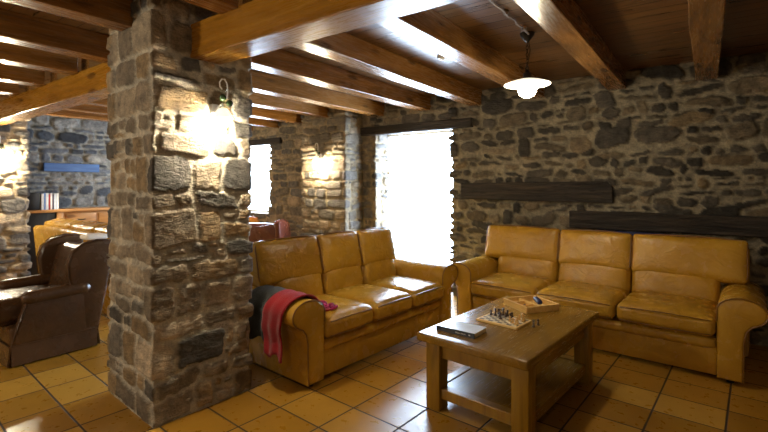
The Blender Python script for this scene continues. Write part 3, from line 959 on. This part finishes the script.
pcs = [('d', 'king', .055, -3, 1), ('l', 'bishop', .048, -4, 3), ('d', 'pawn', .033, -4, 1), ('d', 'rook', .036, -3, 3), ('d', 'queen', .052, -2, 3),
       ('d', 'bishop', .047, -1, 3), ('d', 'pawn', .033, -1, 2), ('d', 'pawn', .033, 0, 3), ('d', 'bishop', .047, -1, -1), ('d', 'pawn', .033, -2, 1), ('d', 'pawn', .033, 0, 2),
       ('l', 'pawn', .033, 1, -1), ('l', 'queen', .052, 3, -2), ('l', 'pawn', .033, 3, -3), ('l', 'pawn', .033, 2, 0), ('l', 'king', .056, 3, 1), ('l', 'rook', .036, 3, 2), ('l', 'pawn', .033, 2, 2), ('l', 'pawn', .033, 2, -2)]
nm = {'d': 'dark', 'l': 'pale'}
def sqpos(i, j):
    v = Matrix.Rotation(CBR, 3, 'Z') @ Vector(((i + .5) * .033, (j + .5) * .024, 0))
    return (CBX + v.x, CBY + v.y, TZ + .0152)
for c_, kd, h, i, j in pcs:
    bm = nb(); lathe(bm, piece_prof(h, kd), n=14)
    o = obj('chess_' + kd, bm, M['dark_piece' if c_ == 'd' else 'light_piece'])
    o.location = sqpos(i, j)
    fw = ['nearest row', 'second row', 'third row', 'fourth row', 'fifth row', 'sixth row', 'seventh row', 'farthest row'][j + 4]
    fl_ = 'abcdefgh'
    col_ = ['leftmost', 'second from left', 'third from left', 'fourth from left', 'fourth from right', 'third from right', 'second from right', 'rightmost'][i + 4]
    tag(o, f'{nm[c_]} chess {kd} on the board, {col_} file, {fw}', 'chess piece', f'{nm[c_]} chess pieces')
for (dx, dy, h, kd, lb) in ((.196, .025, .05, 'queen', 'tall dark chess queen standing on the table right of the board'), (.20, .085, .036, 'rook', 'dark chess rook standing on the table beside the captured queen')):
    v = Matrix.Rotation(CBR, 3, 'Z') @ Vector((dx, dy, 0))
    bm = nb(); lathe(bm, piece_prof(h, kd), n=14)
    o = obj('chess_' + kd, bm, M['dark_piece']); o.location = (CBX + v.x, CBY + v.y, TZ)
    tag(o, lb, 'chess piece', 'captured dark pieces beside the board')

# open box
bx = thing('wooden_box', 'open pale wooden games box with compartments on the coffee table', 'box', (-1.065, 3.335, TZ), R(-35))
hx, hy, hz = .142, .142, .048
bm = nb(); box(bm, -hx, hx, -hy, hy, 0, .006)
for a in ((-hx, hx, -hy, -hy + .01), (-hx, hx, hy - .01, hy), (-hx, -hx + .01, -hy + .01, hy - .01), (hx - .01, hx, -hy + .01, hy - .01)): box(bm, a[0], a[1], a[2], a[3], 0, hz, .0015, 1)
obj('tray', bm, M['light_wood'], bx, ang=30)
bm = nb(); box(bm, -hx + .01, hx - .01, -.008, 0, .006, hz - .01); obj('divider', bm, M['light_wood'], bx, smooth=False)
for x in (-.06, .045):
    bm = nb(); box(bm, x, x + .006, -hy + .01, -.008, .006, hz - .012); obj('divider', bm, M['light_wood'], bx, smooth=False)
bm = nb(); cushion(bm, .05, .02, .014, .013, (0, 0, .003), 10)
o = obj('pouch', bm, M['navy']); v = Matrix.Rotation(R(-35), 3, 'Z') @ Vector((.01, .055, 0)); o.location = (-1.065 + v.x, 3.335 + v.y, TZ + .048); o.rotation_euler = (0, R(8), R(-50))
tag(o, 'dark blue pouch lying in the open wooden box', 'pouch')
for k, (px_, py_, ang) in enumerate(((-.1, -.06, 20), (-.01, -.05, 70), (.1, -.065, 40), (.09, .05, 10))):
    v = Matrix.Rotation(R(-35), 3, 'Z') @ Vector((px_, py_, 0))
    bm = nb(); lathe(bm, piece_prof(.045, 'pawn'), n=12)
    o = obj('chess_pawn', bm, M['dark_piece' if k == 1 else 'light_piece']); o.location = (-1.065 + v.x, 3.335 + v.y, TZ + .017); o.rotation_euler = (R(90), 0, R(ang))
    tag(o, ['pale pawn lying in the left front compartment of the wooden box', 'dark pawn lying in the middle compartment of the wooden box', 'pale pawn lying in the right front compartment of the wooden box', 'pale pawn lying beside the blue pouch in the box'][k], 'chess piece', 'pieces put away in the box')

# ------------------------------------------------------------------ scarf and dark garment over the left sofa's near arm
def drape(name, m, label, cat, y0, y1, z_out, inner, waves, seed, thick=.012, flare=0.0):
    hl = LL / 2
    cxs, czs, rx, rz = -.006, .515, .14, .097
    path = []
    if inner is not None:
        for q in inner: path.append(q)
    for a in range(172, -16, -9):
        path.append((cxs + (rx + .012) * math.cos(R(a)), czs + (rz + .012) * math.sin(R(a))))
    x_end = path[-1][0]
    z = path[-1][1]
    while z > z_out:
        z -= .02
        path.append((x_end + .006 * math.sin(z * 30 + seed), z))
    bm = nb()
    n = 22
    g = []
    T = len(path)
    for i, (px_, pz) in enumerate(path):
        row = []
        t = i / (T - 1)
        nx = px_ - cxs if pz > .45 else 1.0
        for j in range(n + 1):
            u = j / n
            yy = y0 + (y1 - y0) * u
            yy += (u - .5) * flare * t + .012 * math.sin(i * .25 + seed)
            w = .006 * (1 + math.sin(u * waves * 2 * PI + seed + .8 * math.sin(t * 3))) * (.45 + t)
            xx, zz = px_, pz
            if pz > .45:
                d = Vector((px_ - cxs, pz - czs)).normalized(); xx += d.x * w; zz += d.y * w
            else: xx += w
            if t > .9: zz -= .02 * math.sin(u * 9 + seed)
            row.append(bm.verts.new((-(hl + xx), yy, zz)))
        g.append(row)
    for i in range(T - 1):
        for j in range(n): bm.faces.new((g[i][j], g[i][j + 1], g[i + 1][j + 1], g[i + 1][j]))
    o = obj(name, bm, m)
    md = o.modifiers.new('s', 'SOLIDIFY'); md.thickness = thick; md.offset = 1
    o.location = sofa_l.location; o.rotation_euler = sofa_l.rotation_euler
    return tag(o, label, cat)
sc_ = drape('scarf', M['red_knit'], 'red knitted scarf hanging over the near arm of the left sofa', 'scarf', .06, .29, .24, [(-.30, .475), (-.24, .478), (-.19, .487), (-.165, .50)], 2.0, 1.0, flare=-.03)
drape('garment', M['grey_cloth'], 'charcoal grey garment hanging over the sofa arm behind the red scarf', 'clothing', .28, .54, .33, None, 1.5, 2.4, flare=.02)
bm = nb()
rr = random.Random(5)
for k in range(7):
    a = rr.uniform(0, 6.28)
    c0 = Vector((-LL / 2 + .27 + .03 * math.cos(k * 1.1), .09 + .025 * k * .9, .485 + .008 * (k % 2)))
    P = [c0 + Vector((.045 * math.cos(a + t * 4.2) * (1 - t * .3), .03 * math.sin(a + t * 4.2), .012 * math.sin(t * 5))) for t in [i / 10 for i in range(11)]]
    tube(bm, P, [.013 - .004 * abs(i / 10 - .5) for i in range(11)], 8)
o = obj('scarf_end', bm, M['magenta_knit'], sc_)

# ------------------------------------------------------------------ lamps
def wall_lamp(label, loc, rotz, group='wall lamps'):
    """back plate at the origin, lamp projects along +x"""
    r = thing('wall_lamp', label, 'lamp', loc, rotz, group)
    bm = nb(); box(bm, -.05, .012, -.022, .022, 0, .07, .006, 2); obj('wall_plate', bm, M['white_paint'], r, ang=30)
    bm = nb(); tube(bm, [(.01, 0, .03), (.05, 0, .05), (.09, 0, .06), (.1, 0, .02)], .007, 8); obj('bracket', bm, M['white_paint'], r)
    # clear glass stem rising to a hook
    bm = nb(); lathe(bm, [(0, .03), (.022, .03), (.025, .055), (.016, .075), (.014, .12), (.024, .15), (0, .155)], (.1, 0, 0), 14); obj('glass_stem', bm, M['clear'], r)
    bm = nb(); tube(bm, [(.1, .028, .10), (.1, .032, .15), (.1, .028, .19), (.1, .012, .215), (.1, -.008, .212), (.1, -.022, .19), (.1, -.02, .165), (.1, -.005, .15)], .0045, 8); obj('hook', bm, M['white_paint'], r)
    for (y, z) in ((.0, .1), (.045, .07)):
        bm = nb(); lathe(bm, [(0, -.022)] + [(.022 * math.cos(R(a)), .022 * math.sin(R(a))) for a in range(-60, 61, 20)] + [(0, .022)], (.1, y, z), 14); obj('green_ball', bm, M['green_glass'], r)
    bm = nb(); lathe(bm, [(.02, .03), (.03, .02), (.045, .0), (.06, -.03), (.0615, -.03), (.047, .002), (.032, .023), (.021, .034)], (.1, 0, 0), 20); obj('lamp_shade', bm, M['enamel'], r)
    bm = nb(); lathe(bm, [(0, .02), (.013, .015), (.014, -.005), (.03, -.035), (.034, -.055), (.026, -.08), (0, -.09)], (.1, 0, 0), 18); obj('bulb', bm, M['bulb'], r)
    return r
def point_light(name, loc, power, col=(1, .88, .64), rad=.035):
    l = bpy.data.lights.new(name, 'POINT'); l.energy = power; l.color = col; l.shadow_soft_size = rad
    o = bpy.data.objects.new(name, l); COL.objects.link(o); o.location = loc
    return o
wall_lamp('lit wall lamp with green balls and hook on the stone pillar', (-2.515, 1.64, 1.84), -R(4))
point_light('pillar_lamp_light', (-2.43, 1.63, 1.79), 150)
wall_lamp('lit wall lamp on the stone pier left of the bright door', (-4.49, 4.645, 1.78), -R(90))
point_light('pier_lamp_light', (-4.49, 4.54, 1.70), 150)
wall_lamp('lit wall lamp on the left wall pier at the photo edge', (-7.585, 1.72, 1.85), 0)
point_light('left_lamp_light', (-7.44, 1.72, 1.74), 110)

pd = thing('pendant_lamp', 'lit pendant lamp with white enamel shade hanging between ceiling joists', 'lamp', (-1.10, 3.36, 2.17))
bm = nb(); lathe(bm, [(0, .38), (.055, .38), (.05, .36), (.03, .335), (.014, .315), (0, .31)], n=20); obj('canopy', bm, M['dark_metal'], pd)
bm = nb()
for k in range(9):
    z = .31 - k * .026
    a = 0 if k % 2 else PI / 2
    ring = [(.009 * math.cos(t) * math.cos(a), .009 * math.cos(t) * math.sin(a), z - .014 + .017 * math.sin(t)) for t in [i * PI / 5 for i in range(10)]]
    tube(bm, ring, .0025, 5, True)
obj('chain', bm, M['dark_metal'], pd)
bm = nb(); tube(bm, [(.012, 0, .32), (.02, .005, .25), (.006, .012, .18), (-.015, .01, .12), (-.012, 0, .06)], .003, 6); obj('flex', bm, M['dark_metal'], pd)
bm = nb(); lathe(bm, [(0, .1), (.012, .1), (.018, .085), (.03, .075), (.032, .03), (.036, .02), (0, .02)], n=18); obj('lamp_holder', bm, M['dark_metal'], pd)
bm = nb(); lathe(bm, [(.034, .032), (.07, .026), (.12, .012), (.168, -.006), (.172, -.01), (.168, -.012), (.12, .004), (.07, .016), (.034, .022)], n=40); obj('lamp_shade', bm, M['enamel'], pd)
bm = nb(); lathe(bm, [(.03, .02), (.05, .012), (.068, -.02), (.07, -.05), (.058, -.085), (.03, -.105), (0, -.11)], n=24); obj('globe', bm, M['bulb'], pd)
point_light('pendant_light', (-1.10, 3.36, 1.99), 18, (1, .88, .64), .06)

bm = nb(); box(bm, -.035, .035, -.03, .03, -.045, .0, .006, 2); lathe(bm, [(.02, -.045), (.018, -.056), (0, -.058)], n=12)
o = obj('smoke_detector', bm, M['white_paint'], ang=30); o.location = (-1.876, 3.45, ZC)
tag(o, 'small white box fixed to the ceiling boards between two joists', 'detector')
bm = nb()
pts = [(-1.07 + .0025 * math.sin(i * 1.9), 1.75 + i * .06, ZC - .012 - .006 * (1 + math.cos(i * 1.7))) for i in range(27)] + [(-1.09, 3.33, ZC - .02)]
tube(bm, pts, .006, 6)
pts2 = [(x - .004 + .007 * math.sin(i * 2.2), y, z - .003 * math.cos(i * 2.2)) for i, (x, y, z) in enumerate(pts)]
tube(bm, pts2, .005, 6)
cb_ = obj('ceiling_cable', bm, M['rubber'])
tag(cb_, 'twisted grey cable running along the ceiling boards to the pendant lamp', 'cable')
for y in (2.3, 2.84, 3.2):
    bm = nb(); lathe(bm, [(0, 0), (.016, 0), (.02, -.012), (.013, -.028), (0, -.03)], (-1.07, y, ZC), 12); obj('insulator', bm, M['rubber'], cb_)

# dark blue board behind the right sofa
bm = nb(); box(bm, -.36, .36, -.015, .015, 0, .942, .006, 1); box(bm, -.33, .33, -.019, -.014, .04, .86)
o = obj('blue_board', bm, M['navy'], ang=30); o.location = (-.56, 4.935, 0); o.rotation_euler = (0, 0, ROTR)
tag(o, 'dark blue board standing between the right sofa and the wall', 'board')

# ------------------------------------------------------------------ light
w = bpy.data.worlds.new('World'); S.world = w; w.use_nodes = True
bg = w.node_tree.nodes['Background']
bg.inputs[0].default_value = (.62, .78, 1, 1); bg.inputs[1].default_value = 34.0
def portal(name, x0, x1, z0, z1, y):
    l = bpy.data.lights.new(name, 'AREA'); l.shape = 'RECTANGLE'; l.size = x1 - x0; l.size_y = z1 - z0; l.energy = 1
    l.cycles.is_portal = True
    o = bpy.data.objects.new(name, l); COL.objects.link(o)
    o.location = ((x0 + x1) / 2, y, (z0 + z1) / 2); o.rotation_euler = (-PI / 2, 0, 0)
portal('door_portal', DX0, DX1, 0.02, DZ, WB + .33)
portal('window_portal', WX0, WX1, WZ0, WZ1, WB + .41)
# added fill lights around the room, out of view and without fixtures
for x, y, p in ((-.3, -1.1, 26), (-3.6, -1.1, 105), (-5.6, -.6, 34), (-6.4, 3.6, 24)):
    point_light('fill_light', (x, y, 1.9), p, (1, .9, .7), .12)

# ------------------------------------------------------------------ camera
cam = bpy.data.cameras.new('Camera')
co_ = bpy.data.objects.new('Camera', cam); COL.objects.link(co_)
cam.sensor_width = 36; cam.lens = 444 / 768 * 36
cam.shift_y = -31 / 768
co_.location = (0, 0, 1.40); co_.rotation_euler = (PI / 2, 0, R(36))
cam.clip_start = .02
S.camera = co_
S.view_settings.view_transform = 'Standard'
S.view_settings.look = 'None'
S.view_settings.exposure = -0.05
S.cycles.use_denoising = True
S.cycles.max_bounces = 8
S.cycles.sample_clamp_indirect = 6
